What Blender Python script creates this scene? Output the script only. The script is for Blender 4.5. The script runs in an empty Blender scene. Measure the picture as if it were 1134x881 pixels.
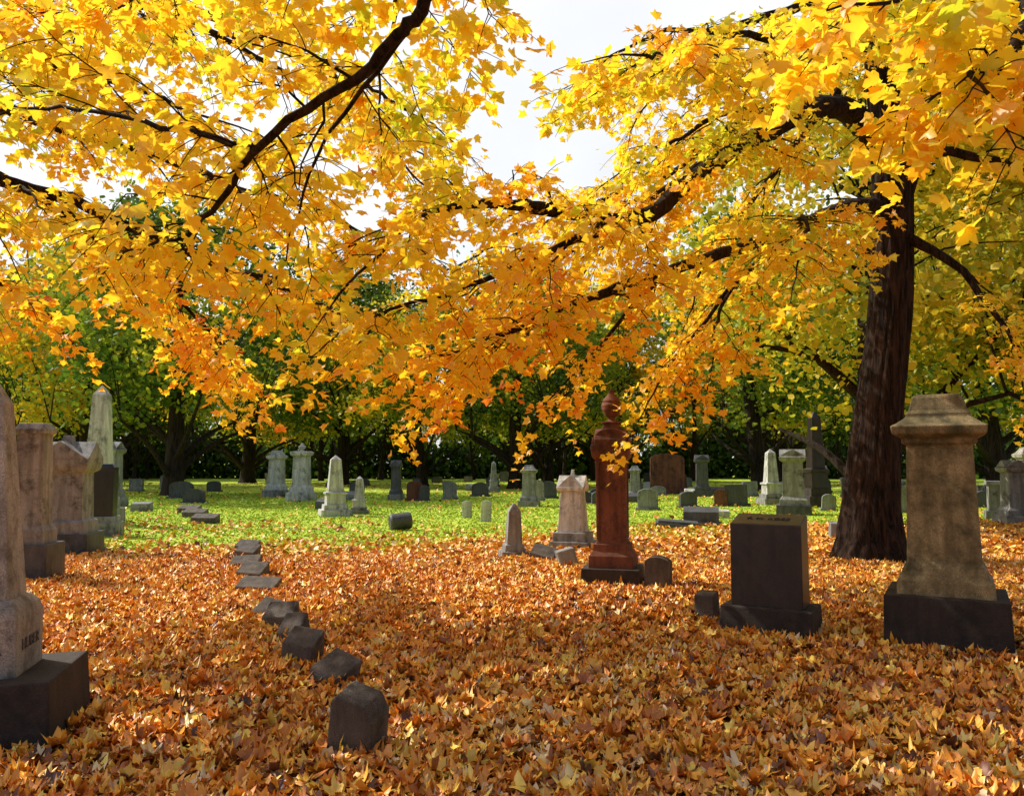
import bpy, math, random
import numpy as np
from mathutils import Vector, Matrix
rng=np.random.default_rng(11); random.seed(11)
scene=bpy.context.scene
col=scene.collection
def V(*a): return np.array(a,float)
def unit(a):
    a=np.asarray(a,float); n=np.linalg.norm(a,axis=-1,keepdims=True); return a/np.maximum(n,1e-9)

# ------------------------------------------------------------------ materials
def newmat(name):
    m=bpy.data.materials.new(name); m.use_nodes=True
    nt=m.node_tree; nt.nodes.clear()
    out=nt.nodes.new('ShaderNodeOutputMaterial')
    return m,nt,out
def ramp(nt,stops,interp='LINEAR'):
    r=nt.nodes.new('ShaderNodeValToRGB'); r.color_ramp.interpolation=interp
    e=r.color_ramp.elements
    while len(e)<len(stops): e.new(0.5)
    for i,(p,c) in enumerate(stops):
        e[i].position=p; e[i].color=(c[0],c[1],c[2],1)
    return r
def leafmat(name,stops,trans=0.5,gloss=0.04,tboost=1.25):
    m,nt,out=newmat(name); L=nt.links
    at=nt.nodes.new('ShaderNodeAttribute'); at.attribute_name='lv'
    r=ramp(nt,stops); L.new(at.outputs['Fac'],r.inputs['Fac'])
    d=nt.nodes.new('ShaderNodeBsdfDiffuse'); L.new(r.outputs['Color'],d.inputs['Color']); last=d.outputs[0]
    if trans>0:
        t=nt.nodes.new('ShaderNodeBsdfTranslucent')
        mul=nt.nodes.new('ShaderNodeVectorMath'); mul.operation='MULTIPLY'
        mul.inputs[1].default_value=(tboost,tboost,tboost*0.8)
        L.new(r.outputs['Color'],mul.inputs[0]); L.new(mul.outputs[0],t.inputs['Color'])
        mx=nt.nodes.new('ShaderNodeMixShader'); mx.inputs[0].default_value=trans
        L.new(last,mx.inputs[1]); L.new(t.outputs[0],mx.inputs[2]); last=mx.outputs[0]
    if gloss>0:
        g=nt.nodes.new('ShaderNodeBsdfGlossy'); g.inputs['Roughness'].default_value=0.45; g.inputs['Color'].default_value=(1,1,1,1)
        m2=nt.nodes.new('ShaderNodeMixShader'); m2.inputs[0].default_value=gloss
        L.new(last,m2.inputs[1]); L.new(g.outputs[0],m2.inputs[2]); last=m2.outputs[0]
    L.new(last,out.inputs[0])
    return m
MAPLE=leafmat('maple_leaves',[(0,(.54,.57,.03)),(.2,(.87,.67,.04)),(.5,(.89,.58,.03)),(.78,(.87,.40,.02)),(1,(.60,.17,.02))],trans=.62,tboost=1.25)
GREEN=leafmat('green_leaves',[(0,(.035,.075,.012)),(.4,(.10,.17,.02)),(.7,(.34,.38,.03)),(1,(.66,.52,.04))],trans=.35,gloss=.02,tboost=1.4)
GOLD=leafmat('gold_leaves',[(0,(.16,.22,.02)),(.4,(.50,.42,.03)),(.7,(.68,.40,.02)),(1,(.62,.26,.02))],trans=.35,gloss=.02,tboost=1.4)
LITTER=leafmat('fallen_leaves',[(0,(.13,.04,.016)),(.16,(.42,.12,.022)),(.38,(.84,.30,.03)),(.64,(.90,.46,.05)),(.86,(.92,.68,.11)),(1,(.78,.58,.32))],trans=0,gloss=.06)
GRASSB=leafmat('grass_blades',[(0,(.20,.30,.03)),(.6,(.42,.55,.05)),(1,(.64,.66,.10))],trans=0,gloss=.0)

def stone(name,c1,c2,c3=None,rough=.8,scale=6,bump=.25,moss=0.0):
    m,nt,out=newmat(name); L=nt.links
    b=nt.nodes.new('ShaderNodeBsdfPrincipled'); b.inputs['Roughness'].default_value=rough
    tc=nt.nodes.new('ShaderNodeTexCoord')
    n=nt.nodes.new('ShaderNodeTexNoise'); n.inputs['Scale'].default_value=scale; n.inputs['Detail'].default_value=8; n.inputs['Roughness'].default_value=.7
    mp=nt.nodes.new('ShaderNodeMapping'); mp.inputs['Scale'].default_value=(1,1,.35)
    L.new(tc.outputs['Object'],mp.inputs['Vector']); L.new(mp.outputs[0],n.inputs['Vector'])
    r=ramp(nt,[(.32,c1),(.66,c2)]); L.new(n.outputs['Fac'],r.inputs['Fac'])
    g=nt.nodes.new('ShaderNodeTexNoise'); g.inputs['Scale'].default_value=140; g.inputs['Detail'].default_value=3
    L.new(tc.outputs['Object'],g.inputs['Vector'])
    r2=ramp(nt,[(.35,(.62,.62,.62)),(.65,(1.2,1.2,1.2))]); L.new(g.outputs['Fac'],r2.inputs['Fac'])
    mu=nt.nodes.new('ShaderNodeMix'); mu.data_type='RGBA'; mu.blend_type='MULTIPLY'; mu.inputs[0].default_value=1
    L.new(r.outputs[0],mu.inputs[6]); L.new(r2.outputs[0],mu.inputs[7])
    last=mu.outputs[2]
    if c3 is not None:
        s=nt.nodes.new('ShaderNodeTexNoise'); s.inputs['Scale'].default_value=2.6; s.inputs['Detail'].default_value=9; s.inputs['Roughness'].default_value=.75
        L.new(tc.outputs['Object'],s.inputs['Vector'])
        rs=ramp(nt,[(.5-moss*.15,(0,0,0)),(.62,(1,1,1))]); L.new(s.outputs['Fac'],rs.inputs['Fac'])
        mm=nt.nodes.new('ShaderNodeMix'); mm.data_type='RGBA'; L.new(rs.outputs[0],mm.inputs[0])
        L.new(last,mm.inputs[6]); mm.inputs[7].default_value=(*c3,1); last=mm.outputs[2]
        mp3=nt.nodes.new('ShaderNodeMapping'); mp3.inputs['Scale'].default_value=(11,11,.9); L.new(tc.outputs['Object'],mp3.inputs[0])
        s3=nt.nodes.new('ShaderNodeTexNoise'); s3.inputs['Scale'].default_value=1; s3.inputs['Detail'].default_value=5; L.new(mp3.outputs[0],s3.inputs['Vector'])
        r3=ramp(nt,[(.42,(1,1,1)),(.66,(.5,.48,.44))]); L.new(s3.outputs['Fac'],r3.inputs[0])
        m3=nt.nodes.new('ShaderNodeMix'); m3.data_type='RGBA'; m3.blend_type='MULTIPLY'; m3.inputs[0].default_value=.8
        L.new(last,m3.inputs[6]); L.new(r3.outputs[0],m3.inputs[7]); last=m3.outputs[2]
    L.new(last,b.inputs['Base Color'])
    bp=nt.nodes.new('ShaderNodeBump'); bp.inputs['Strength'].default_value=bump; bp.inputs['Distance'].default_value=.02
    ad=nt.nodes.new('ShaderNodeMath'); ad.operation='ADD'; L.new(n.outputs['Fac'],ad.inputs[0]); L.new(g.outputs['Fac'],ad.inputs[1])
    L.new(ad.outputs[0],bp.inputs['Height']); L.new(bp.outputs[0],b.inputs['Normal'])
    L.new(b.outputs[0],out.inputs[0]); return m
S_WHITE=stone('weathered_marble',(.46,.45,.42),(.74,.72,.67),(.22,.22,.19))
S_GREY=stone('grey_granite',(.20,.20,.195),(.36,.355,.34),(.09,.085,.075))
S_DGREY=stone('dark_granite',(.05,.05,.055),(.10,.10,.105),(.03,.03,.03),rough=.55)
S_BLACK=stone('polished_black_granite',(.018,.018,.022),(.03,.03,.035),rough=.22,bump=.03)
S_BROWN=stone('brown_granite',(.022,.014,.011),(.042,.026,.019),(.015,.010,.008),rough=.38,bump=.12)
S_BASE=stone('rough_brown_base',(.028,.019,.014),(.065,.043,.032),(.018,.013,.01),bump=.7)
S_RED=stone('red_sandstone',(.13,.043,.023),(.25,.088,.046),(.06,.026,.018),rough=.9)
S_SAND=stone('mossy_sandstone',(.22,.155,.065),(.52,.40,.20),(.08,.068,.024),moss=.5,bump=.6)
S_MARK=stone('marker_granite',(.065,.052,.042),(.20,.16,.125),(.035,.029,.024),bump=.8)
S_CONC=stone('pale_granite',(.30,.27,.23),(.52,.47,.40),(.14,.12,.10),bump=.3)

def barkmat(name,c1,c2,sc=1):
    m,nt,out=newmat(name); L=nt.links
    b=nt.nodes.new('ShaderNodeBsdfPrincipled'); b.inputs['Roughness'].default_value=.95; b.inputs['Specular IOR Level'].default_value=.2
    tc=nt.nodes.new('ShaderNodeTexCoord'); mp=nt.nodes.new('ShaderNodeMapping'); mp.inputs['Scale'].default_value=(16*sc,16*sc,1.9*sc)
    n=nt.nodes.new('ShaderNodeTexNoise'); n.inputs['Scale'].default_value=1; n.inputs['Detail'].default_value=8; n.inputs['Distortion'].default_value=.8; n.inputs['Roughness'].default_value=.7
    L.new(tc.outputs['Object'],mp.inputs[0]); L.new(mp.outputs[0],n.inputs['Vector'])
    r=ramp(nt,[(.40,c1),(.62,c2)]); L.new(n.outputs['Fac'],r.inputs['Fac']); L.new(r.outputs[0],b.inputs['Base Color'])
    bp=nt.nodes.new('ShaderNodeBump'); bp.inputs['Strength'].default_value=1; bp.inputs['Distance'].default_value=.12
    L.new(n.outputs['Fac'],bp.inputs['Height']); L.new(bp.outputs[0],b.inputs['Normal']); L.new(b.outputs[0],out.inputs[0]); return m
BARK=barkmat('maple_bark',(.010,.006,.0045),(.075,.042,.027))
BARK2=barkmat('tree_bark',(.015,.010,.008),(.06,.04,.028),.7)

# ------------------------------------------------------------------ mesh helpers
def raw_mesh(name,verts,faces_idx,starts,attr=None,matidx=None,mats=(),flat=False):
    me=bpy.data.meshes.new(name)
    me.vertices.add(len(verts)); me.vertices.foreach_set('co',np.ascontiguousarray(verts,dtype=np.float32).ravel())
    me.loops.add(len(faces_idx)); me.loops.foreach_set('vertex_index',np.ascontiguousarray(faces_idx,dtype=np.int32))
    me.polygons.add(len(starts)); me.polygons.foreach_set('loop_start',np.ascontiguousarray(starts,dtype=np.int32))
    for m in mats: me.materials.append(m)
    if matidx is not None: me.polygons.foreach_set('material_index',np.ascontiguousarray(matidx,dtype=np.int32))
    if attr is not None:
        a=me.attributes.new('lv','FLOAT','POINT'); a.data.foreach_set('value',np.ascontiguousarray(attr,dtype=np.float32))
    me.update(calc_edges=True)
    if flat: me.shade_flat()
    return me
def obj(name,me,loc=(0,0,0),rotz=0):
    o=bpy.data.objects.new(name,me); col.objects.link(o); o.location=loc; o.rotation_euler=(0,0,rotz); return o

FULL=np.array([(0,.02),(.30,-.06),(.46,.10),(.36,.22),(.46,.36),(.60,.58),(.42,.60),(.27,.55),(.22,.76),(0,.98),(-.22,.76),(-.27,.55),(-.42,.60),(-.60,.58),(-.46,.36),(-.36,.22),(-.46,.10),(-.30,-.06)])
MID=np.array([(0,0),(.44,.06),(.34,.25),(.56,.58),(.27,.56),(0,.95),(-.27,.56),(-.56,.58),(-.34,.25),(-.44,.06)])
LOW=np.array([(0,0),(.45,.3),(.3,.75),(0,1.0),(-.5,.6),(-.35,.1)])
jr=np.random.default_rng(99)
def leaves(pos,yd,nr,size,curl,shape,jit=.035):
    N=len(pos); yd=unit(yd); nr=unit(nr-yd*np.sum(nr*yd,axis=1,keepdims=True)); xd=np.cross(yd,nr)
    sh=np.vstack([[0,.38],shape]); k=len(sh)
    X=sh[:,0][None,:]+jr.normal(0,jit,(N,k)); Y=sh[:,1][None,:]+jr.normal(0,jit,(N,k))
    s=size[:,None]
    asym=1+rng.normal(0,.1,(N,1))
    Z=curl[:,0:1]*X*X+curl[:,1:2]*(Y-.4)**2-.25*curl[:,2:3]*np.abs(X)+jr.normal(0,jit*.8,(N,k))
    v=pos[:,None,:]+s[...,None]*( (X*asym)[...,None]*xd[:,None,:]+Y[...,None]*yd[:,None,:]+Z[...,None]*nr[:,None,:])
    m=k-1
    t=np.array([(0,1+i,1+(i+1)%m) for i in range(m)])
    f=(t[None]+(np.arange(N)*k)[:,None,None]).reshape(-1)
    return v.reshape(-1,3),f,k,m*N

class Acc:
    def __init__(s): s.v=[];s.q=[];s.n=0
    def tube(s,pts,rad,n=5,wob=0,fur=0):
        pts=np.asarray(pts,float); m=len(pts); rad=np.asarray(rad,float)
        t=unit(np.gradient(pts,axis=0)); u=np.cross(t[0],V(0,0,1) if abs(t[0][2])<.9 else V(1,0,0)); u=u/np.linalg.norm(u)
        a=np.arange(n)*2*math.pi/n; ca=np.cos(a)[:,None]; sa=np.sin(a)[:,None]
        ph=rng.uniform(0,6,3)
        for i in range(m):
            u=u-t[i]*np.dot(u,t[i]); u/=np.linalg.norm(u); w=np.cross(t[i],u)
            r=rad[i]
            if wob:
                rr=r*(1+wob*(np.sin(3*a+ph[0]+i*.12)+.6*np.sin(5*a+ph[1]-i*.1)+.35*np.sin(9*a+ph[2]+i*.08)))
                if fur: rr=rr*(1+fur*np.sin(19*a+1.3*np.sin(i*.35)+ph[1])+fur*.7*np.sin(29*a-1.7*np.sin(i*.27)+ph[0])+rng.normal(0,fur*.35,n))
                rr=rr[:,None]
            else: rr=r
            s.v.append(pts[i]+rr*(ca*u+sa*w))
        idx=s.n+np.arange(m*n).reshape(m,n)
        A=idx[:-1]; B=idx[1:]
        s.q.append(np.stack([A,np.roll(A,-1,1),np.roll(B,-1,1),B],-1).reshape(-1,4)); s.n+=m*n
    def get(s): return np.vstack(s.v),np.vstack(s.q)
def spline(P,n):
    P=np.asarray(P,float); m=len(P)
    Q=np.vstack([2*P[0]-P[1],P,2*P[-1]-P[-2]]); out=[]
    T=np.linspace(0,m-1,n)
    for t in T:
        i=min(int(t),m-2); f=t-i; a,b,c,d=Q[i],Q[i+1],Q[i+2],Q[i+3]
        out.append(.5*((2*b)+(-a+c)*f+(2*a-5*b+4*c-d)*f*f+(-a+3*b-3*c+d)*f**3))
    return np.array(out)
def tree_mesh(name,acc,leafsets,mats):
    tv,tq=acc.get(); vs=[tv]; fi=[tq.reshape(-1)]; st=[np.arange(len(tq))*4]; mi=[np.zeros(len(tq),int)]; at=[np.zeros(len(tv))]
    nv=len(tv); nl=len(tq)*4
    for v,f,k,nf,a in leafsets:
        vs.append(v); fi.append(f+nv); st.append(nl+np.arange(nf)*3); mi.append(np.ones(nf,int)); at.append(np.repeat(a,k)); nv+=len(v); nl+=nf*3
    return raw_mesh(name,np.vstack(vs),np.concatenate(fi),np.concatenate(st),np.concatenate(at),np.concatenate(mi),mats)

# ------------------------------------------------------------------ foreground maple growth
class Maple:
    def __init__(s): s.acc=Acc(); s.lp=[]; s.ly=[]; s.lc=[]; s.ls=[]
    def limb(s,P,r0,r1,f0=.15,L=1.3,step=.23,droop=.35,hue=.4,dens=1.0,n=8,ls=.112,wob=.05,up=0.):
        P=np.asarray(P,float); tot=np.sum(np.linalg.norm(np.diff(P,axis=0),axis=1)); m=max(10,int(tot/.16))
        pts=spline(P,m); fr=np.linspace(0,1,m)
        j=np.cumsum(rng.normal(0,.016,(m,3)),axis=0); j-=j[-1]*fr[:,None]; pts+=j
        s.acc.tube(pts,r0+(r1-r0)*fr**.8,n,wob)
        if dens<=0: return
        k=int(tot*(1-f0)/step); side=1
        for j in range(k):
            f=f0+(1-f0)*(j+rng.uniform(.1,.9))/k; i=min(int(f*(m-1)),m-2)
            p=pts[i]; t=unit(pts[i+1]-pts[i]); sd=unit(np.cross(t,V(0,0,1))); side=-side
            d=unit(t*rng.uniform(.3,.9)+sd*side*rng.uniform(.5,1)+V(0,0,rng.uniform(-.35,.35)+up))
            s.branch(p,d,L*rng.uniform(.5,1.1)*(1-.35*f),max(.006,(r0+(r1-r0)*f)*.32),droop,hue,dens,ls)
        s.branch(pts[-1],unit(pts[-1]-pts[-2]),L*.6,r1,droop,hue,dens,ls)
    def branch(s,p,d,L,r,droop,hue,dens,ls):
        m=max(5,int(L/.14)); t=np.linspace(0,1,m)[:,None]
        pts=p+d*L*t+np.cumsum(rng.normal(0,.018,(m,3)),axis=0)*(t>0); pts[:,2]-=droop*L*(t[:,0]**2)*.6
        s.acc.tube(pts,np.linspace(min(r,.022),.004,m),5)
        hb=hue+rng.normal(0,.14); side=1
        for i in range(1,m):
            tt=unit(pts[i]-pts[i-1]); sd=unit(np.cross(tt,V(0,0,1))+1e-6)
            for q in range(2 if rng.random()<.75*dens else 1):
                side=-side
                dd=unit(tt*rng.uniform(.3,1)+sd*side*rng.uniform(.3,1)+V(0,0,rng.uniform(-.6,.35)))
                l=rng.uniform(.16,.42); tw=pts[i]+dd*l*np.linspace(0,1,4)[:,None]; tw[:,2]-=l*.3*np.linspace(0,1,4)**2
                s.acc.tube(tw,[.004,.0035,.003,.002],3)
                nl=int(rng.uniform(5,11)*dens)
                if nl<1: continue
                a=rng.uniform(.25,1.05,nl)[:,None]
                lp=tw[0]+(tw[-1]-tw[0])*a+rng.normal(0,.05,(nl,3)); lp[:,2]-=.02
                s.lp.append(lp); az=rng.uniform(0,6.283,nl); dn=rng.uniform(-1.3,.1,nl)
                s.ly.append(np.stack([np.cos(az)+dd[0],np.sin(az)+dd[1],dn],1))
                s.lc.append(np.clip(hb+rng.normal(0,.12,nl),0,1)); s.ls.append(rng.uniform(.6,1.15,nl)*ls)
    def build(s,name):
        lp=np.vstack(s.lp); ly=np.vstack(s.ly); lc=np.concatenate(s.lc); ls=np.concatenate(s.ls); N=len(lp)
        nr=V(0,0,1)+rng.normal(0,.6,(N,3)); cu=np.stack([rng.uniform(-.6,.9,N),rng.uniform(-.8,.2,N),rng.uniform(-.8,1.1,N)],1)
        near=(lp[:,1]<6.8)&(lp[:,1]>1.0)
        sets=[]
        for msk,sh in ((near,FULL),(~near,MID)):
            if msk.sum():
                v,f,k,nf=leaves(lp[msk],ly[msk],nr[msk],ls[msk],cu[msk],sh,.025); sets.append((v,f,k,nf,lc[msk]))
        me=tree_mesh(name,s.acc,sets,[BARK,MAPLE]); return obj(name,me)

M=Maple()
tp=spline([(5.80,12.7,-.15),(5.80,12.7,.25),(5.83,12.7,.9),(5.97,12.68,2.2),(6.2,12.6,4.0),(6.28,12.55,5.8),(6.25,12.5,7.2),(6.0,12.3,9.5),(5.8,12.2,13.5)],90)
tz=tp[:,2]; tr=np.interp(tz,[-.2,.12,.4,.9,2,3.5,6,9.5,13.5],[.74,.60,.50,.43,.38,.33,.31,.2,.05])
M.acc.tube(tp,tr,84,.04,.022)
M.limb([(6.25,12.55,5.6),(6.75,12.6,7.0),(7.3,12.8,8.3),(7.8,13,11)],.24,.05,f0=.3,hue=.34)
M.limb([(6.2,12.5,6.9),(5.2,11.9,7.2),(4.15,11,6.7),(2.54,9.5,5.35),(1.44,8.5,4.4),(.67,7.8,4.2),(-.55,7,3.95),(-1.2,6.5,3.3)],.23,.015,hue=.36,L=1.4,f0=.3,dens=1.0,up=.12)
M.limb([(6.25,12.5,5.7),(5.3,11.8,5.6),(4.1,11,4.95),(1.83,9,3.85),(.8,8.2,3.35),(-.06,7.7,2.95),(-.6,7.5,2.65)],.14,.012,hue=.42,L=1.2,f0=.3,dens=1.0,up=.15)
M.limb([(1.44,8.5,4.4),(.3,7.7,3.7),(-.55,7.2,3.2),(-1.3,6.8,2.85)],.05,.012,hue=.42,L=1.2)
M.limb([(6.05,12.3,8.8),(3.9,10,7.1),(2.1,8,5.9),(1.2,6.8,5.3)],.12,.015,hue=.3,L=1.4,f0=.2)
M.limb([(6.28,12.5,5.4),(6.9,12.0,4.7),(7.3,11.5,3.7),(7.4,11.2,3.0)],.1,.015,hue=.28,L=1.0,f0=.4)
M.limb([(6.1,12.3,8.9),(5.5,9,7.7),(4.2,6,5.3),(3.1,4.6,4.1),(2.4,3.9,3.6)],.13,.012,hue=.26,L=.9,f0=.3,ls=.12)
M.limb([(4.2,6,5.3),(3.0,4.6,4.6),(1.9,3.9,4.0)],.04,.01,hue=.26,L=.7,f0=.4,ls=.12)
M.limb([(4.1,11,4.95),(2.9,10,3.9),(2.5,9.5,3.0)],.05,.012,hue=.36,L=1.1)
M.limb([(1.83,9,3.85),(1.18,9,3.1),(.55,9,2.45)],.035,.01,hue=.5,L=.9)
M.limb([(.8,8.2,3.35),(-.1,8.3,2.9),(-.7,8.4,2.45)],.03,.01,hue=.58,L=.9)
M.limb([(2.9,10,3.9),(2.1,9.8,3.0),(1.7,9.7,2.35)],.03,.01,hue=.5,L=.9)
M.limb([(2.54,9.5,5.45),(1.4,9.5,4.6),(.2,9.6,3.9),(-.8,9.8,3.4)],.05,.01,hue=.46,L=1.3)
M.limb([(4.15,11,6.9),(2.8,11.2,6.2),(1.6,11.6,5.2),(1.0,12,4.3)],.07,.012,hue=.36,L=1.5)
M.limb([(5.9,12.3,9.4),(3.8,11.5,8.4),(2.6,11,7.6),(1.9,10.5,6.6)],.1,.015,hue=.3,L=1.6)
M.limb([(3.9,10,7.1),(2.8,9.3,7.0),(1.8,8.7,6.6),(1.1,8.3,6.1)],.06,.012,hue=.3,L=1.3,step=.26)
M.limb([(4.15,11,6.7),(3.0,10.3,6.4),(2.2,9.8,5.8),(1.5,9.5,5.3)],.06,.012,hue=.34,L=1.3,step=.26)
M.limb([(4.1,11,4.95),(3.6,9.6,4.7),(3.3,8.6,4.3),(3.0,8.0,3.7)],.05,.012,hue=.33,L=1.1)
M.limb([(5.2,11.9,7.5),(4.2,12.5,6.2),(3.4,12.8,5.1),(3.0,13,4.1)],.07,.012,hue=.38,L=1.4)
M.limb([(6.1,12.3,8.2),(4.8,9.5,7.4),(3.6,7.6,6.3),(2.9,6.6,5.5)],.08,.012,hue=.28,L=1.3,f0=.3)
M.limb([(5.9,12.3,8.6),(3,14.2,7.4),(.8,14.8,6.4),(-1.2,15,5.4)],.10,.02,hue=.42,L=1.8,step=.34)
M.limb([(6,12.3,9.8),(8.5,12,10.5),(11,11.5,10)],.12,.02,hue=.36,L=1.9,step=.4)
M.limb([(6.3,12.5,7.8),(8.5,11,7.2),(10,9.5,5.9)],.12,.02,hue=.3,L=1.6,f0=.25)
M.limb([(6.3,12.5,6.8),(8.2,12,6.2),(9.5,11.5,5.0)],.1,.02,hue=.3,L=1.5,f0=.25)
M.limb([(6.1,12.3,8.2),(6.2,9.5,7.3),(5.8,7.5,6.2),(5.2,6.2,5.0)],.1,.02,hue=.3,L=1.3,f0=.35)
M.limb([(6.2,12.5,9),(7.5,15,10.5),(8,17,10)],.12,.02,hue=.4,L=1.9,step=.5)
M.build('maple_tree')

# overhead maple, trunk behind the viewpoint
M=Maple()
tp=spline([(1.8,-4.5,-.15),(1.8,-4.5,.3),(1.8,-4.4,1.5),(1.75,-4.2,4),(1.7,-4.1,7),(1.7,-4.1,11)],30)
M.acc.tube(tp,np.interp(tp[:,2],[-.2,.2,1,4,7,11],[.6,.48,.38,.32,.22,.06]),18,.05)
M.limb([(1.75,-4.2,5),(.7,-1.5,6.0),(.2,1.6,6.0),(-.1,3.2,5.1),(-.38,4.1,4.25),(-.72,4.3,3.9),(-1.58,4.55,3.5),(-2.1,4.8,3.1),(-2.6,5.1,3.0)],.09,.007,hue=.32,L=.8,f0=.66,step=.24,ls=.105,dens=.55,up=.45)
M.limb([(-1.58,4.55,3.5),(-2.4,4.9,3.85),(-3.2,5.2,4.05),(-4.1,5.8,4.25)],.024,.008,hue=.32,L=.85,step=.24,ls=.105,dens=.6,up=.4)
M.limb([(-.5,4.15,4.1),(-1.15,4.9,3.75),(-1.55,5.3,3.2)],.02,.007,hue=.34,L=.7,step=.24,ls=.105,dens=.6,up=.3)
M.limb([(-.1,3.2,5.1),(-1.3,4.2,5.1),(-2.4,5.2,5.1),(-3.6,6.2,5.2)],.03,.008,hue=.3,L=1.1,ls=.11)
M.limb([(-.1,3.2,5.1),(-.5,4.4,5.0),(-.9,5.6,4.9),(-1.2,6.8,4.7)],.03,.008,hue=.3,L=1.1,ls=.11)
M.limb([(1.7,-4.1,6),(2.3,-1.5,6.6),(3.2,1,6.0),(3.5,2.6,5.0)],.13,.012,hue=.25,L=.9,f0=.5,ls=.12)
M.limb([(1.7,-4.1,6.5),(5,-5,7.5),(7,-5,7)],.12,.02,hue=.4,L=1.6,f0=.2,step=.5)
M.limb([(1.7,-4.1,7),(-1.5,-5,8),(-4,-5,8)],.12,.02,hue=.4,L=1.6,f0=.2,step=.5)
M.build('maple_tree')

# maple left of frame
M=Maple()
tp=spline([(-10.5,7.4,-.15),(-10.5,7.4,.3),(-10.45,7.4,1.5),(-10.4,7.4,4),(-10.3,7.5,7),(-10.2,7.6,10)],30)
M.acc.tube(tp,np.interp(tp[:,2],[-.2,.2,1,4,7,10],[.62,.5,.4,.33,.22,.05]),18,.05)
M.limb([(-10.4,7.4,4),(-7.5,7.6,4.8),(-5,7.9,4.4),(-3.2,8,3.7),(-1.9,8,3.2)],.14,.01,hue=.40,L=1.4,f0=.3)
M.limb([(-10.4,7.4,4.6),(-7.5,8.4,5.8),(-5,9,5.5),(-3,9.2,4.8),(-1.3,9.2,4.2)],.13,.01,hue=.40,L=1.5,f0=.25,step=.29)
M.limb([(-10.4,7.4,5.5),(-7,8.6,7.2),(-4.5,9.2,7.3),(-2.4,9.5,6.7),(-1.0,9.6,5.9)],.14,.01,hue=.32,L=1.6,f0=.25,step=.34)
M.limb([(-10.4,7.4,5),(-7,6.8,5.9),(-4.6,6.6,5.3),(-2.6,6.6,4.6)],.1,.01,hue=.32,L=1.3,f0=.3,step=.29)
M.limb([(-7.5,8.4,5.8),(-5.8,9.6,4.8),(-4.6,10,3.7),(-3.9,10,3.1)],.06,.01,hue=.54,L=1.3)
M.limb([(-7.5,7.6,4.8),(-6.2,8,3.9),(-5.2,8.3,3.3)],.05,.01,hue=.58,L=1.2)
M.limb([(-5,7.9,4.4),(-3.9,8.6,3.5),(-3.2,9,2.75)],.04,.01,hue=.48,L=1.0)
M.limb([(-7,6.8,5.9),(-5.4,6.2,4.6),(-4.4,6.2,3.7)],.05,.01,hue=.40,L=1.1)
M.limb([(-7,8.6,7.2),(-5.5,7.8,6.6),(-4,7.4,6.2),(-2.4,7.2,5.6)],.05,.01,hue=.3,L=1.3,step=.34)
M.limb([(-4.5,9.2,7.3),(-3.2,10.2,7.0),(-2,11,6.6),(-1.0,11.5,6.0)],.05,.01,hue=.3,L=1.5,step=.3)
M.limb([(-2.4,9.5,6.7),(-1.6,9.3,5.6),(-.9,9.0,4.8)],.03,.01,hue=.36,L=1.2,step=.25)
M.limb([(-10.3,7.5,6.5),(-11,4.5,8),(-11,2,7.5)],.12,.02,hue=.5,L=1.8,step=.6)
M.build('maple_tree')

# ------------------------------------------------------------------ background trees
def bg_tree(seed,H,cb,R,nl,ls,cbias,mat,tr=.45,ncl=90,lean=0,fmin=.3):
    global rng
    rng=np.random.default_rng(seed)
    acc=Acc(); tp=spline([(0,0,-.2),(0,0,.3),(.1*lean,0,1.5),(.4*lean,.1,H*.3),(.7*lean,-.1,H*.55),(lean,0,H*.88)],16)
    acc.tube(tp,np.interp(tp[:,2],[-.2,.3,1.2,H*.4,H*.9],[tr*1.6,tr*1.2,tr,tr*.7,.06]),12,.05)
    P=[];Y=[];C=[];cz=(cb+H)/2; hz=(H-cb)/2
    ends=[]
    for c in range(7):
        a=c*.9+rng.uniform(-.3,.3); f=rng.uniform(fmin,.6); i=int(f*15); p=tp[i]
        q=p+V(math.cos(a)*R*.6,math.sin(a)*R*.6,rng.uniform(1.5,3.5)); md=(p+q)/2+V(0,0,rng.uniform(-.3,.5))
        l=spline([p,md,q],8); acc.tube(l,np.linspace(tr*.4,tr*.12,8),6,.04); ends+= [l[3],l[5],l[7]]
    ends+= [tp[9],tp[11],tp[13],tp[15]]; ends=np.array(ends)
    for c in range(ncl):
        d=unit(rng.normal(0,1,3)); rr=rng.uniform(.35,1)**.5
        p=V(d[0]*R*rr,d[1]*R*rr,cz+d[2]*hz*rr)
        p[:2]*=1-.35*max(0,(p[2]-cz)/hz)
        a=ends[np.argmin(np.linalg.norm(ends-p,axis=1))]
        mid=(a+p)/2+V(0,0,.08*R)
        acc.tube(spline([a,mid,p],5),np.linspace(tr*.10,.012,5),3)
        n=int(nl/ncl*rng.uniform(.4,1.6)); sp=R*.15*rng.uniform(.7,1.3)
        q=p+rng.normal(0,1,(n,3))*V(sp,sp,sp*.6); q[:,2]=np.maximum(q[:,2],cb*.8+rng.uniform(0,.8,n))
        P.append(q); C.append(np.clip(cbias+rng.normal(0,.2)+rng.normal(0,.1,n),0,1))
    P=np.vstack(P);C=np.concatenate(C);N=len(P)
    Yd=rng.normal(0,1,(N,3)); Yd[:,2]-=.4
    v,f,k,nf=leaves(P,Yd,V(0,0,1)+rng.normal(0,.8,(N,3)),rng.uniform(.6,1.2,N)*ls,rng.uniform(-.6,.6,(N,3)),LOW)
    return tree_mesh('bg_tree',acc,[(v,f,k,nf,C)],[BARK2,mat])
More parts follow.
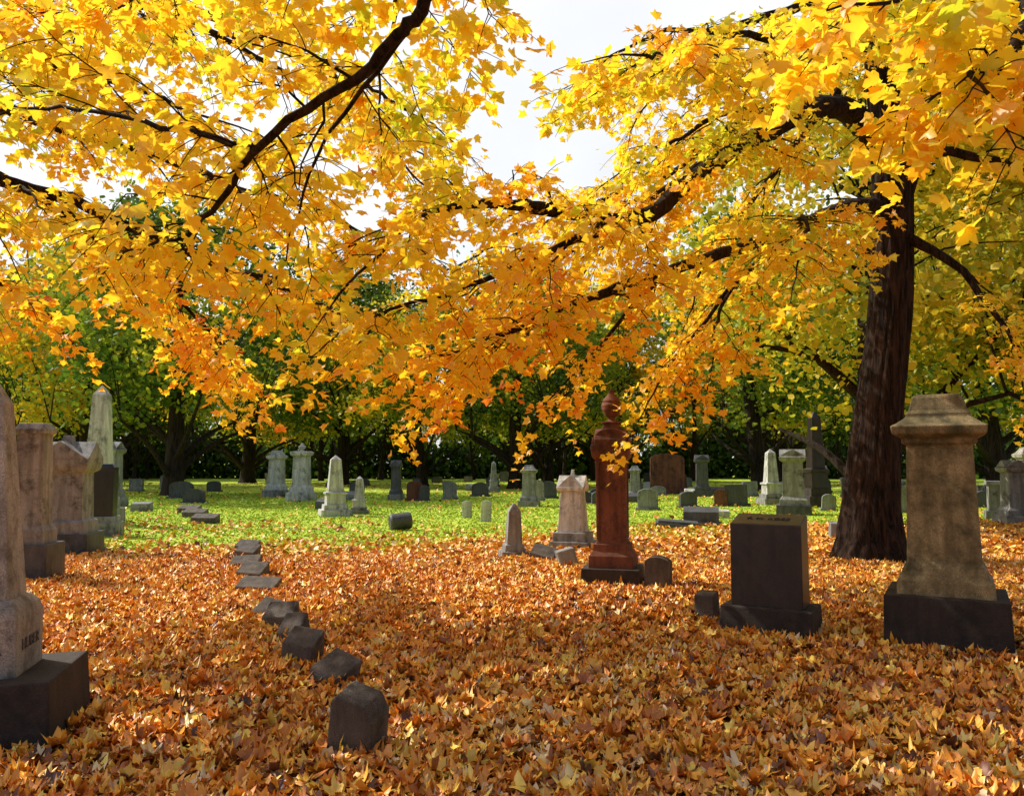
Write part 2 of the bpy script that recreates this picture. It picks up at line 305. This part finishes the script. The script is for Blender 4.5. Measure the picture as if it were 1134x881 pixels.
T=[bg_tree(1,15,3.4,6.2,13000,.27,.54,GREEN),
   bg_tree(2,17,4.0,7,14000,.29,.46,GREEN,.5,lean=1.2),
   bg_tree(3,13,3.0,5.5,12000,.25,.72,GREEN,.35,lean=-.8),
   bg_tree(4,16,3.6,6.5,13000,.27,.42,GOLD,.5),
   bg_tree(5,17,1.6,7.5,12000,.38,.44,GREEN,.4),
   bg_tree(7,14,4.5,3.2,5000,.30,.40,GREEN,.2,ncl=45,lean=.9,fmin=.4)]
chest=bg_tree(6,13,3.0,5.2,19000,.18,.86,GREEN,.4,ncl=130)
place=[('green_tree',0,-16.7,38.5,1.0,0),('green_tree',1,-12.5,57,1,1),('oak_tree',3,-25,46,1,2),('green_tree',2,-6.0,52,1,.5),
 ('green_tree',0,.3,48,1,2.2),('green_tree',2,2.6,56,1,4),('green_tree',1,14.3,45,.95,3),('oak_tree',3,8.5,62,1,1),('green_tree',3,-21,62,1.05,5),
 ('green_tree',1,22.5,36,1,2),('oak_tree',3,20,58,1,3),('green_tree',0,-31,55,1.1,4),
 ('green_tree',0,35,44,1.1,1)]
for nm,i,x,y,s,r in place:
    o=obj(nm,T[i],(x,y,0),r); o.scale=(s,s,s*(.95+.1*math.sin(x)))
obj('chestnut_tree',chest,(14.2,19.0,0),.7); o=obj('chestnut_tree',chest,(9.25,19.9,0),2.7)
wc=bpy.data.collections.new('distant_woodland'); rr=np.random.default_rng(21)
for row,(yy,stp) in enumerate(((88,9),(108,10))):
    x=-105.+row*4
    while x<110:
        o=bpy.data.objects.new('woodland_tree',T[rr.choice([4,4,0,3,2])]); wc.objects.link(o)
        o.location=(x+rr.uniform(-2.5,2.5),yy+rr.uniform(-5,5),0); o.rotation_euler=(0,0,rr.uniform(0,6)); s=rr.uniform(.7,1.1); o.scale=(s,s,s); x+=stp*rr.uniform(.7,1.3)
for i in range(46):
    o=bpy.data.objects.new('woodland_tree',T[5]); wc.objects.link(o); o.location=(rr.uniform(-62,62),rr.uniform(66,77),0); o.rotation_euler=(rr.normal(0,.04),rr.normal(0,.04),rr.uniform(0,6)); s=rr.uniform(.7,1.15); o.scale=(s,s,s)
e=bpy.data.objects.new('distant_woodland',None); e.instance_type='COLLECTION'; e.instance_collection=wc; col.objects.link(e)
rng=np.random.default_rng(31)
N=90000; P=np.stack([rng.uniform(-95,95,N),80+rng.normal(0,1.3,N),np.abs(rng.uniform(0,1,N))*4.0],1)
P[:,2]*=1+.25*np.sin(P[:,0]*.35)+.2*np.sin(P[:,0]*1.1+2)+.15*np.sin(P[:,0]*2.7); P[:,1]+=1.5*np.sin(P[:,0]*.12)
v,f,k,nf=leaves(P,rng.normal(0,1,(N,3)),rng.normal(0,1,(N,3)),rng.uniform(.25,.55,N),rng.uniform(-.5,.5,(N,3)),LOW)
obj('hedge',raw_mesh('hedge',v,f,np.arange(nf)*3,np.repeat(np.clip(rng.normal(.2,.17,N),0,1),k),None,[GREEN]))

# ------------------------------------------------------------------ ground
def nz(x,y): return (np.sin(.9*x+1.3*y)+np.sin(2.1*x-1.7*y+1)+np.sin(.43*x+.31*y+2)+.6*np.sin(3.7*x+2.9*y))/3.6
def cover(x,y):
    yb=np.clip(15.8+.33*x,12.5,22)+1.8*nz(x*.7,y*.7)
    return np.clip((yb+2.6-y)/5.0,0,1)**1.3
m,nt,out=newmat('lawn'); L=nt.links
b=nt.nodes.new('ShaderNodeBsdfPrincipled'); b.inputs['Roughness'].default_value=.95
b.inputs['Specular IOR Level'].default_value=.15
tc=nt.nodes.new('ShaderNodeTexCoord'); sx=nt.nodes.new('ShaderNodeSeparateXYZ'); L.new(tc.outputs['Object'],sx.inputs[0])
def math_(op,a,bb,c=None):
    n=nt.nodes.new('ShaderNodeMath'); n.operation=op
    for i,q in enumerate((a,bb,c)):
        if q is None: continue
        if isinstance(q,(int,float)): n.inputs[i].default_value=q
        else: L.new(q,n.inputs[i])
    return n.outputs[0]
def noise(sc,det=5,ro=.6):
    n=nt.nodes.new('ShaderNodeTexNoise'); n.inputs['Scale'].default_value=sc; n.inputs['Detail'].default_value=det; n.inputs['Roughness'].default_value=ro
    L.new(tc.outputs['Object'],n.inputs['Vector']); return n.outputs['Fac']
yb=math_('MULTIPLY_ADD',sx.outputs[0],.33,15.0); yb=math_('MINIMUM',yb,21.5); yb=math_('MAXIMUM',yb,12.)
dy=math_('SUBTRACT',yb,sx.outputs[1]); dn=math_('MULTIPLY_ADD',noise(.6),7.,-3.5); dy=math_('ADD',dy,dn)
fac=nt.nodes.new('ShaderNodeMapRange'); fac.inputs[1].default_value=-2.0; fac.inputs[2].default_value=2.5; L.new(dy,fac.inputs[0])
gr=ramp(nt,[(.3,(.22,.33,.03)),(.5,(.42,.56,.055)),(.72,(.62,.64,.11))]); L.new(noise(.9,9,.75),gr.inputs[0])
lr=ramp(nt,[(.3,(.10,.035,.014)),(.5,(.36,.13,.025)),(.7,(.62,.28,.05))]); L.new(noise(14,6,.8),lr.inputs[0])
vo=nt.nodes.new('ShaderNodeTexVoronoi'); vo.inputs['Scale'].default_value=5; L.new(tc.outputs['Object'],vo.inputs['Vector'])
fl=ramp(nt,[(.16,(1,1,1)),(.24,(0,0,0))]); L.new(vo.outputs['Distance'],fl.inputs[0])
flm=math_('MULTIPLY',fl.outputs[0],math_('GREATER_THAN',noise(.9,4),.50))
mx0=nt.nodes.new('ShaderNodeMix'); mx0.data_type='RGBA'; L.new(flm,mx0.inputs[0]); L.new(gr.outputs[0],mx0.inputs[6]); mx0.inputs[7].default_value=(.6,.36,.09,1)
mx=nt.nodes.new('ShaderNodeMix'); mx.data_type='RGBA'; L.new(fac.outputs[0],mx.inputs[0]); L.new(mx0.outputs[2],mx.inputs[6]); L.new(lr.outputs[0],mx.inputs[7])
L.new(mx.outputs[2],b.inputs['Base Color'])
bp=nt.nodes.new('ShaderNodeBump'); bp.inputs['Strength'].default_value=.6; bp.inputs['Distance'].default_value=.04
L.new(noise(25,6,.8),bp.inputs['Height']); L.new(bp.outputs[0],b.inputs['Normal']); L.new(b.outputs[0],out.inputs[0])
me=bpy.data.meshes.new('ground'); me.from_pydata([(-900,-900,0),(900,-900,0),(900,1200,0),(-900,1200,0)],[],[(0,1,2,3)]); me.materials.append(m)
obj('ground',me)

rng=np.random.default_rng(41)
def scatter(n,y0,y1,marg,shape,size,hmax,thin=1.0):
    y=rng.uniform(y0,y1,n); hw=np.maximum(y,2)*.75+marg; HW=y1*.75+marg
    x=rng.uniform(-HW,HW,n); k=(np.abs(x)<hw); x=x[k];y=y[k]
    k=rng.random(len(x))<np.maximum(cover(x,y),.08*thin*(.6+.7*nz(x*.4,y*.4))); x=x[k];y=y[k]; N=len(x)
    P=np.stack([x,y,rng.uniform(.006,hmax,N)+.014*(1+nz(x*2,y*2))],1)
    az=rng.uniform(0,6.283,N); Yd=np.stack([np.cos(az),np.sin(az),rng.normal(0,.28,N)],1)
    C=np.clip(.53+.12*nz(x*.7+3,y*.7)+rng.normal(0,.27,N),0,1)
    v,f,k,nf=leaves(P,Yd,V(0,0,1)+rng.normal(0,.42,(N,3)),rng.uniform(.5,1.2,N)*size,np.stack([rng.uniform(-.8,2.2,N),rng.uniform(-.8,2.0,N),rng.uniform(-1.8,1.2,N)],1),shape,.05)
    return v,f,k,nf,C
sets=[scatter(84000,-1,7.5,1.5,FULL,.088,.05),scatter(100000,7.5,13,1.5,MID,.092,.05),scatter(78000,13,21,2,LOW,.105,.05),scatter(110000,21,60,3,LOW,.12,.03,1.8)]
vs=[];fs=[];at=[];nv=0;tot=0
for v,f,k,nf,C in sets: vs.append(v);fs.append(f+nv);at.append(np.repeat(C,k));nv+=len(v);tot+=nf
obj('fallen_leaves',raw_mesh('fallen_leaves',np.vstack(vs),np.concatenate(fs),np.arange(tot)*3,np.concatenate(at),None,[LITTER]))
n=130000; y=rng.uniform(11,42,n); x=rng.uniform(-1,1,n)*(y*.75+3)
k=rng.random(n)<np.clip(1.1-cover(x,y),.06,1); x=x[k];y=y[k];N=len(x)
a=rng.uniform(0,6.283,N); w=rng.uniform(.008,.02,N)*(1+y/25); h=rng.uniform(.02,.055,N)
B0=np.stack([x-np.cos(a)*w,y-np.sin(a)*w,np.zeros(N)],1);B1=np.stack([x+np.cos(a)*w,y+np.sin(a)*w,np.zeros(N)],1)
B2=np.stack([x+rng.normal(0,.04,N),y+rng.normal(0,.04,N),h],1)
obj('grass',raw_mesh('grass',np.stack([B0,B1,B2],1).reshape(-1,3),np.arange(3*N),np.arange(N)*3,np.repeat(np.clip(rng.normal(.55,.25,N)+.2*nz(x*.3,y*.3),0,1),3),None,[GRASSB]))

# ------------------------------------------------------------------ grave monuments
class Bd:
    def __init__(s): s.v=[];s.f=[];s.m=[]
    def add(s,v,f,m=0):
        o=len(s.v); s.v+= [tuple(q) for q in v]; s.f+=[tuple(i+o for i in q) for q in f]; s.m+=[m]*len(f); return s
    def loft(s,R,m=0,cx=0,cy=0):
        v=[];f=[]
        for z,hx,hy in R: v+=[(cx-hx,cy-hy,z),(cx+hx,cy-hy,z),(cx+hx,cy+hy,z),(cx-hx,cy+hy,z)]
        for i in range(len(R)-1):
            for j in range(4): a=4*i+j;b_=4*i+(j+1)%4; f.append((a,b_,b_+4,a+4))
        f.append((3,2,1,0)); k=4*(len(R)-1); f.append((k,k+1,k+2,k+3)); return s.add(v,f,m)
    def gable(s,z0,z1,hx,hy,m=0,ax='x'):
        v=[(-hx,-hy,z0),(hx,-hy,z0),(0,-hy,z1),(-hx,hy,z0),(hx,hy,z0),(0,hy,z1)]
        if ax=='y': v=[(-q[1],q[0],q[2]) for q in v]
        return s.add(v,[(0,1,2),(5,4,3),(1,0,3,4),(2,1,4,5),(0,2,5,3)],m)
    def lathe(s,P,n=20,m=0):
        v=[];f=[]
        for r,z in P:
            for j in range(n): a=2*math.pi*j/n; v.append((r*math.cos(a),r*math.sin(a),z))
        for i in range(len(P)-1):
            for j in range(n): a=n*i+j;b_=n*i+(j+1)%n; f.append((a,b_,b_+n,a+n))
        f.append(tuple(range(n-1,-1,-1))); f.append(tuple(n*(len(P)-1)+j for j in range(n))); return s.add(v,f,m)
    def arch(s,z0,w,h,d,rise,m=0,n=10,cy=0,ax='x'):
        pr=[(-w,z0),(w,z0)]+[(w*math.cos(math.pi*i/n),h-rise+rise*math.sin(math.pi*i/n)) for i in range(n+1)]
        k=len(pr); v=[(x,cy-d,z) for x,z in pr]+[(x,cy+d,z) for x,z in pr]
        if ax=='y': v=[(-q[1],q[0],q[2]) for q in v]
        f=[tuple(range(k)),tuple(range(2*k-1,k-1,-1))]+[((i+1)%k,i,i+k,(i+1)%k+k) for i in range(k)]; return s.add(v,f,m)
    def slant(s,z0,hx,hy,hf,hb,m=0):
        v=[(-hx,-hy,z0),(hx,-hy,z0),(hx,hy,z0),(-hx,hy,z0),(-hx,-hy*.9,hf),(hx,-hy*.9,hf),(hx,hy*.9,hb),(-hx,hy*.9,hb)]
        return s.add(v,[(3,2,1,0),(4,5,6,7),(0,1,5,4),(1,2,6,5),(2,3,7,6),(3,0,4,7)],m)
    def prism(s,pr,d,m=0):
        k=len(pr); v=[(x,-d,z) for x,z in pr]+[(x,d,z) for x,z in pr]
        return s.add(v,[tuple(range(k)),tuple(range(2*k-1,k-1,-1))]+[((i+1)%k,i,i+k,(i+1)%k+k) for i in range(k)],m)
    def make(s,name,x,y,rz=0,mats=(S_GREY,),tilt=(0,0),bev=.008,sink=.03,jit=.0):
        me=bpy.data.meshes.new(name); me.from_pydata(s.v,[],s.f); me.polygons.foreach_set('material_index',s.m)
        for q in mats: me.materials.append(q)
        o=obj(name,me,(x,y,-sink)); o.rotation_euler=(math.radians(tilt[0]),math.radians(tilt[1]),math.radians(rz))
        if bev:
            md=o.modifiers.new('bevel','BEVEL'); md.width=bev; md.segments=2; md.limit_method='ANGLE'; md.angle_limit=math.radians(35)
        return o
def inscription(parent,txt,size,loc,rot=(90,0,0),mat=S_DGREY):
    c=bpy.data.curves.new('inscription','FONT'); c.body=txt; c.size=size; c.extrude=.003; c.align_x='CENTER'; c.align_y='CENTER'
    c.materials.append(mat); o=bpy.data.objects.new('inscription',c); col.objects.link(o); o.parent=parent; o.location=loc; o.rotation_euler=[math.radians(a) for a in rot]

# near left obelisk
o=Bd().loft([(0,.42,.40),(.42,.40,.38)],1,.04,0).loft([(.41,.225,.225),(.74,.225,.225),(.79,.21,.21),(.84,.17,.17)],0).loft([(.83,.155,.155),(1.98,.085,.085),(2.14,.01,.01)],0).make('obelisk',-3.05,4.64,14,(S_CONC,S_BASE),tilt=(0,-1.5),bev=.012)
inscription(o,'HUBER',.1,(0,-.2275,.58))
inscription(o,'HUBER',.09,(.2275,0,.58),(90,0,90))
Bd().loft([(0,.34,.30),(.55,.33,.29)],1).loft([(.54,.25,.22),(.72,.25,.22),(.80,.2,.18),(.95,.19,.17),(2.02,.165,.15),(2.02,.20,.18),(2.08,.20,.18),(2.16,.15,.13)],0).make('grave_monument',-6.50,10.6,8,(S_GREY,S_DGREY))
g=Bd().loft([(0,.52,.45),(.42,.50,.43)],1).loft([(.41,.42,.36),(.62,.42,.36),(.66,.36,.30),(1.45,.34,.28),(1.5,.42,.36),(1.62,.45,.39),(1.7,.45,.39)],0)
g.gable(1.69,2.0,.44,.40).gable(1.69,1.995,.38,.46,0,'y').loft([(1.9,.1,.1),(2.1,.07,.07)])
g.make('grave_monument',-7.75,13.6,10,(S_GREY,S_DGREY))
Bd().loft([(0,.48,.3),(.33,.47,.29),(.33,.42,.24),(.46,.41,.23)],0).loft([(.45,.36,.14),(1.52,.36,.14),(1.6,.3,.1)],1).make('headstone',-9.1,17.2,8,(S_GREY,S_BLACK))
def obel(x,y,w,H,mat=S_WHITE,base=S_GREY,rz=5,name='obelisk'):
    return Bd().loft([(0,w,w),(.12*H,w*.97,w*.97),(.12*H,w*.78,w*.78),(.2*H,w*.76,w*.76)],1).loft([(.19*H,w*.62,w*.62),(.36*H,w*.6,w*.6),(.37*H,w*.7,w*.7),(.395*H,w*.7,w*.7),(.41*H,w*.5,w*.5),(.93*H,w*.33,w*.33),(H,.01,.01)],0).make(name,x,y,rz,(mat,base))
def pillar(x,y,w,H,mat=S_GREY,base=S_DGREY,rz=-8,top='cap',name='grave_monument'):
    g=Bd().loft([(0,w,w),(.16*H,w*.97,w*.97)],1).loft([(.155*H,w*.8,w*.8),(.24*H,w*.78,w*.78),(.29*H,w*.62,w*.62),(.80*H,w*.56,w*.56),(.83*H,w*.74,w*.74),(.88*H,w*.78,w*.78),(.90*H,w*.6,w*.6)],0)
    if top=='cap': g.loft([(.895*H,w*.62,w*.62),(.97*H,w*.4,w*.4),(H,w*.36,w*.36)],0)
    elif top=='gable': g.gable(.895*H,H,w*.72,w*.66).gable(.895*H,H*.997,w*.64,w*.74,0,'y')
    elif top=='urn': g.lathe([(w*.3,.89*H),(w*.12,.92*H),(w*.3,.96*H),(w*.33,.985*H),(w*.2,H),(w*.05,1.05*H)],14)
    return g.make(name,x,y,rz,(mat,base))
obel(-10.75,20.3,.52,3.65)
pillar(-14.6,28.5,.42,2.4,S_GREY,S_GREY,top='gable')
pillar(-13.7,24.8,.4,1.5,S_WHITE,S_GREY,top='cap')
pillar(-11.1,36.8,.5,2.2,S_WHITE,S_GREY,top='cap')
pillar(-8.95,33.2,.5,2.35,S_WHITE,S_WHITE,top='urn')
obel(-5.36,23.7,.46,1.85,S_WHITE,S_WHITE,20)
obel(-4.8,24.6,.3,1.2,S_WHITE,S_GREY)
o=Bd().lathe([(.17,-.26),(.205,-.22),(.205,.22),(.17,.26)],20).make('grave_marker',-2.66,18.7,0,(S_DGREY,)); o.location.z=.2; o.rotation_euler=(0,math.radians(84),math.radians(20))
def tablet(x,y,w,h,d,mat,rz=0,tilt=(0,0),rise=None,base=True,name='headstone'):
    g=Bd()
    if base: g.loft([(0,w*1.25,d*1.6),(.12*h+.03,w*1.2,d*1.5)],0)
    g.arch(.02 if not base else .1*h,w,h,d,rise if rise is not None else w*.5,0); return g.make(name,x,y,rz,(mat,),tilt,bev=.006)
tablet(-1.3,22.8,.14,.52,.04,S_WHITE,5,(0,-2),base=False); tablet(-.72,21.3,.14,.6,.04,S_WHITE,-3,(0,3),base=False)
Bd().loft([(0,.23,.23),(.17,.22,.22)],0).loft([(.165,.17,.17),(.27,.16,.16),(.29,.13,.13),(.82,.10,.10),(.95,.02,.02)],0).make('obelisk',.02,13.1,10,(S_GREY,),(0,1))
def marker(x,y,w,d,hf,hb,rz,tilt=(0,0),mat=S_MARK,name='grave_marker',bev=.014,sink=.04): return Bd().slant(0,w,d,hf,hb).make(name,x,y,rz,(mat,),tilt,bev,sink)
marker(.48,12.7,.2,.14,.2,.3,-20,(12,14)); marker(.88,11.9,.14,.1,.33,.36,10,(-8,-14),S_GREY)
g=Bd().loft([(0,.37,.37),(.2,.36,.36),(.2,.31,.31),(.36,.30,.30)],1).loft([(.35,.24,.24),(.42,.23,.23),(1.1,.185,.185),(1.12,.24,.24),(1.18,.25,.25)],0).gable(1.175,1.4,.25,.22).gable(1.175,1.395,.22,.26,0,'y').loft([(1.3,.05,.05),(1.5,.02,.02)])
g.make('grave_monument',1.13,14.5,-20,(S_WHITE,S_GREY))
# red urn monument
g=Bd().loft([(0,.38,.38),(.28,.37,.37)],1).loft([(.275,.29,.29),(.43,.285,.285),(.50,.235,.235),(.58,.23,.23)],0)
g.loft([(.575,.205,.205),(.62,.185,.185),(1.62,.175,.175),(1.66,.20,.20),(1.70,.235,.235),(1.80,.25,.25),(1.86,.25,.25)],0)
g.arch(1.855,.245,2.08,.205,.2,0,12).arch(1.855,.247,2.077,.207,.2,0,12,0,'y')
g.loft([(2.0,.14,.14),(2.13,.10,.10),(2.15,.12,.12),(2.17,.12,.12)],0)
g.lathe([(.09,2.165),(.05,2.19),(.04,2.22),(.09,2.26),(.13,2.33),(.14,2.39),(.115,2.43),(.125,2.445),(.10,2.48),(.05,2.53),(.03,2.56),(.035,2.58),(.01,2.62)],24)
for sx_ in (-1,1):
    for sy_ in (-1,1): g.loft([(.63,.022,.022),(1.60,.022,.022),(1.64,.035,.035)],0,sx_*.172,sy_*.172)
g.make('urn_monument',1.33,10.35,-14,(S_RED,S_BASE))
tablet(1.83,9.9,.16,.46,.08,S_MARK,-25,(2,2)); 
tablet(1.62,10.9,.14,.36,.07,S_MARK,-15,(-3,-4))
marker(1.97,7.95,.10,.11,.33,.35,-30,(2,-2),S_MARK)
# dark granite monument
g=Bd().loft([(0,.42,.28),(.31,.405,.265)],0).slant(.30,.32,.19,1.06,1.14,1)
o=g.make('grave_monument',2.42,7.4,-30,(S_BASE,S_BROWN),bev=.012)
inscription(o,'F. M. ROSE',.085,(0,0,1.104),(12.5,0,0),S_MARK)
# big right pedestal
g=Bd().loft([(0,.48,.44),(.50,.465,.425)],1)
g.loft([(.495,.37,.34),(.62,.365,.335),(.66,.33,.30),(.72,.315,.285),(.78,.285,.255),(1.78,.255,.225),(1.80,.29,.26),(1.84,.29,.26),(1.88,.36,.33),(1.95,.37,.34),(1.97,.33,.30),(2.03,.25,.22),(2.06,.25,.22),(2.09,.225,.2),(2.2,.2,.175),(2.23,.17,.15)],0)
g.make('pedestal_monument',3.82,6.95,-30,(S_SAND,S_BASE),bev=.01)

# row of small markers, leaning and sinking
Bd().prism([(-.135,0),(.135,0),(.13,.30),(.075,.385),(-.10,.40),(-.13,.36)],.10).make('grave_marker',-.86,4.42,-18,(S_MARK,),(10,10),.010,.03)
row=[(-1.31,5.72,.14,.12,.15,.28,-34,(-8,12)),(-1.67,6.32,.14,.10,.23,.32,-16,(4,5)),(-1.92,7.05,.12,.10,.17,.30,-22,(9,-4)),
 (-2.19,7.55,.15,.11,.20,.31,-8,(3,-3)),(-2.52,8.2,.16,.12,.10,.22,-25,(3,8)),(-3.1,9.65,.25,.14,.15,.24,-8,(2,1)),(-3.52,10.7,.19,.13,.18,.29,-14,(6,3)),
 (-3.98,11.8,.22,.12,.14,.25,-5,(4,-4)),(-4.35,12.9,.18,.12,.2,.32,-16,(0,5)),(-4.75,14.1,.2,.12,.16,.26,-10,(0,2)),(-8.1,20.7,.35,.15,.2,.3,-10,(0,0)),(-9.3,23,.35,.15,.2,.3,-10,(0,0)),(-10.3,25,.35,.15,.2,.3,-10,(0,0))]
for r in row: marker(*r)
tablet(7.95,40,.85,2.1,.3,S_RED,-5,rise=.3); pillar(9.0,37,.45,2.0,S_DGREY,S_DGREY,top='gable')
obel(9.95,30,.45,2.15,S_WHITE,S_GREY); pillar(8.75,24.3,.52,2.05,S_GREY,S_DGREY,top='gable',rz=-20)
obel(11.1,28.5,.5,3.5,S_BROWN,S_BASE)
Bd().loft([(0,.55,.3),(.14,.55,.3)],0).loft([(.13,.5,.25),(.2,.48,.23)],0).make('ledger_stone',4.1,19.4,-10,(S_DGREY,),(3,4))
Bd().loft([(0,.5,.3),(.12,.5,.3)],0).slant(.11,.44,.22,.38,.5).make('headstone',4.85,20.1,-15,(S_DGREY,))
marker(5.9,22.8,.4,.2,.26,.3,-10,(0,4),S_WHITE); marker(6.75,16.3,.16,.12,.38,.42,-10,(0,3),S_GREY)
g=Bd().loft([(0,.55,.35),(.25,.54,.34)],0).loft([(.24,.45,.26),(.95,.44,.25),(1.0,.5,.3),(1.1,.48,.28)],0); g.make('headstone',14.2,22.5,-25,(S_GREY,))
pillar(19.2,29,.5,2.2,S_CONC,S_GREY); pillar(13.0,20.2,.42,1.7,S_GREY,S_GREY,top='gable'); obel(20.5,36,.5,3.1)
tablet(2.2,27,.3,.7,.12,S_GREY,-6); tablet(3.4,30,.35,.55,.12,S_DGREY,5); tablet(-2.7,34,.3,.8,.1,S_GREY); tablet(-1.5,37,.4,.7,.12,S_DGREY)
tablet(1.6,35,.4,.8,.12,S_DGREY,-10); tablet(-12.6,31,.4,.6,.15,S_DGREY); tablet(-14.8,35,.5,.8,.15,S_DGREY); marker(-12.2,25.8,.3,.2,.3,.35,5,(0,0),S_GREY)
tablet(3.0,24.5,.26,.5,.11,S_DGREY,-12,(0,5)); tablet(4.6,26.5,.34,.75,.13,S_GREY,-8); tablet(6.3,28,.3,.6,.12,S_DGREY,4); marker(-6.4,27,.35,.2,.3,.4,-8,(0,3),S_DGREY); pillar(5.2,33,.34,1.5,S_GREY,S_GREY,top='cap')
tablet(12.4,25,.4,.9,.14,S_GREY,-18); tablet(14.8,27,.42,.95,.14,S_DGREY,-12); tablet(16.6,31,.45,1.1,.14,S_GREY,-15)
rs=random.Random(5)
for i in range(120):
    y=rs.uniform(30,68); x=rs.uniform(-.72,.72)*y
    if i%3==0: y=rs.uniform(26,46); x=rs.uniform(.02,.70)*y
    mt=rs.choice([S_GREY,S_WHITE,S_DGREY,S_CONC,S_DGREY,S_RED if rs.random()<.3 else S_GREY])
    t=rs.random()
    if t<.72: tablet(x,y,rs.uniform(.2,.42),rs.uniform(.4,.95),.1,mt,rs.uniform(-20,10),(0,rs.uniform(-4,4)),rise=rs.choice([.02,.15,.2]))
    elif t<.88: marker(x,y,rs.uniform(.25,.5),.2,.3,.42,rs.uniform(-20,10),(0,0),mt)
    elif t<.96: pillar(x,y,rs.uniform(.28,.4),rs.uniform(1.1,1.9),mt,S_GREY,top=rs.choice(['cap','gable','urn']))
    else: obel(x,y,rs.uniform(.25,.4),rs.uniform(1.3,2.3),mt)

# ------------------------------------------------------------------ light, sky, camera
EL=math.radians(44); AZ=math.radians(-64)
sd=Vector((math.sin(AZ)*math.cos(EL),math.cos(AZ)*math.cos(EL),math.sin(EL)))
w=bpy.data.worlds.new('World'); scene.world=w; w.use_nodes=True; nt=w.node_tree; nt.nodes.clear()
sk=nt.nodes.new('ShaderNodeTexSky'); sk.sky_type='NISHITA'; sk.sun_disc=False; sk.sun_elevation=EL; sk.sun_rotation=AZ%(2*math.pi); sk.air_density=1.0; sk.dust_density=3.0
tcw=nt.nodes.new('ShaderNodeTexCoord'); nw=nt.nodes.new('ShaderNodeTexNoise'); nw.inputs['Scale'].default_value=2.2; nw.inputs['Detail'].default_value=7
nt.links.new(tcw.outputs['Generated'],nw.inputs['Vector'])
rw=nt.nodes.new('ShaderNodeMapRange'); rw.inputs[1].default_value=.3; rw.inputs[2].default_value=.62; rw.inputs[3].default_value=.6; rw.inputs[4].default_value=1.0; nt.links.new(nw.outputs['Fac'],rw.inputs[0])
# added white cloud brightens the +Y sky; faded out elsewhere to cut ambient light
sw=nt.nodes.new('ShaderNodeSeparateXYZ'); nt.links.new(tcw.outputs['Generated'],sw.inputs[0])
rb=nt.nodes.new('ShaderNodeMapRange'); rb.inputs[1].default_value=.1; rb.inputs[2].default_value=.62; rb.inputs[3].default_value=.05; rb.inputs[4].default_value=1.0; nt.links.new(sw.outputs[1],rb.inputs[0])
mm_=nt.nodes.new('ShaderNodeMath'); mm_.operation='MULTIPLY'; nt.links.new(rw.outputs[0],mm_.inputs[0]); nt.links.new(rb.outputs[0],mm_.inputs[1])
mw=nt.nodes.new('ShaderNodeMix'); mw.data_type='RGBA'; nt.links.new(mm_.outputs[0],mw.inputs[0]); nt.links.new(sk.outputs[0],mw.inputs[6]); mw.inputs[7].default_value=(7.2,7.25,7.3,1)
bg=nt.nodes.new('ShaderNodeBackground'); bg.inputs[1].default_value=.15; ow=nt.nodes.new('ShaderNodeOutputWorld')
nt.links.new(mw.outputs[2],bg.inputs[0]); nt.links.new(bg.outputs[0],ow.inputs[0])
l=bpy.data.lights.new('sun','SUN'); l.energy=5; l.angle=math.radians(.5); l.color=(1,.94,.82); lo=bpy.data.objects.new('sun',l); col.objects.link(lo)
lo.rotation_euler=(-sd).to_track_quat('-Z','Y').to_euler(); lo.location=(0,0,30)
c=bpy.data.cameras.new('camera'); c.sensor_width=36; c.lens=27.3; c.clip_end=3000; co=bpy.data.objects.new('camera',c); col.objects.link(co)
co.location=(0,0,1.6); co.rotation_euler=(math.radians(94.75),0,0); scene.camera=co
scene.view_settings.view_transform='Standard'; scene.view_settings.look='None'; scene.view_settings.exposure=0
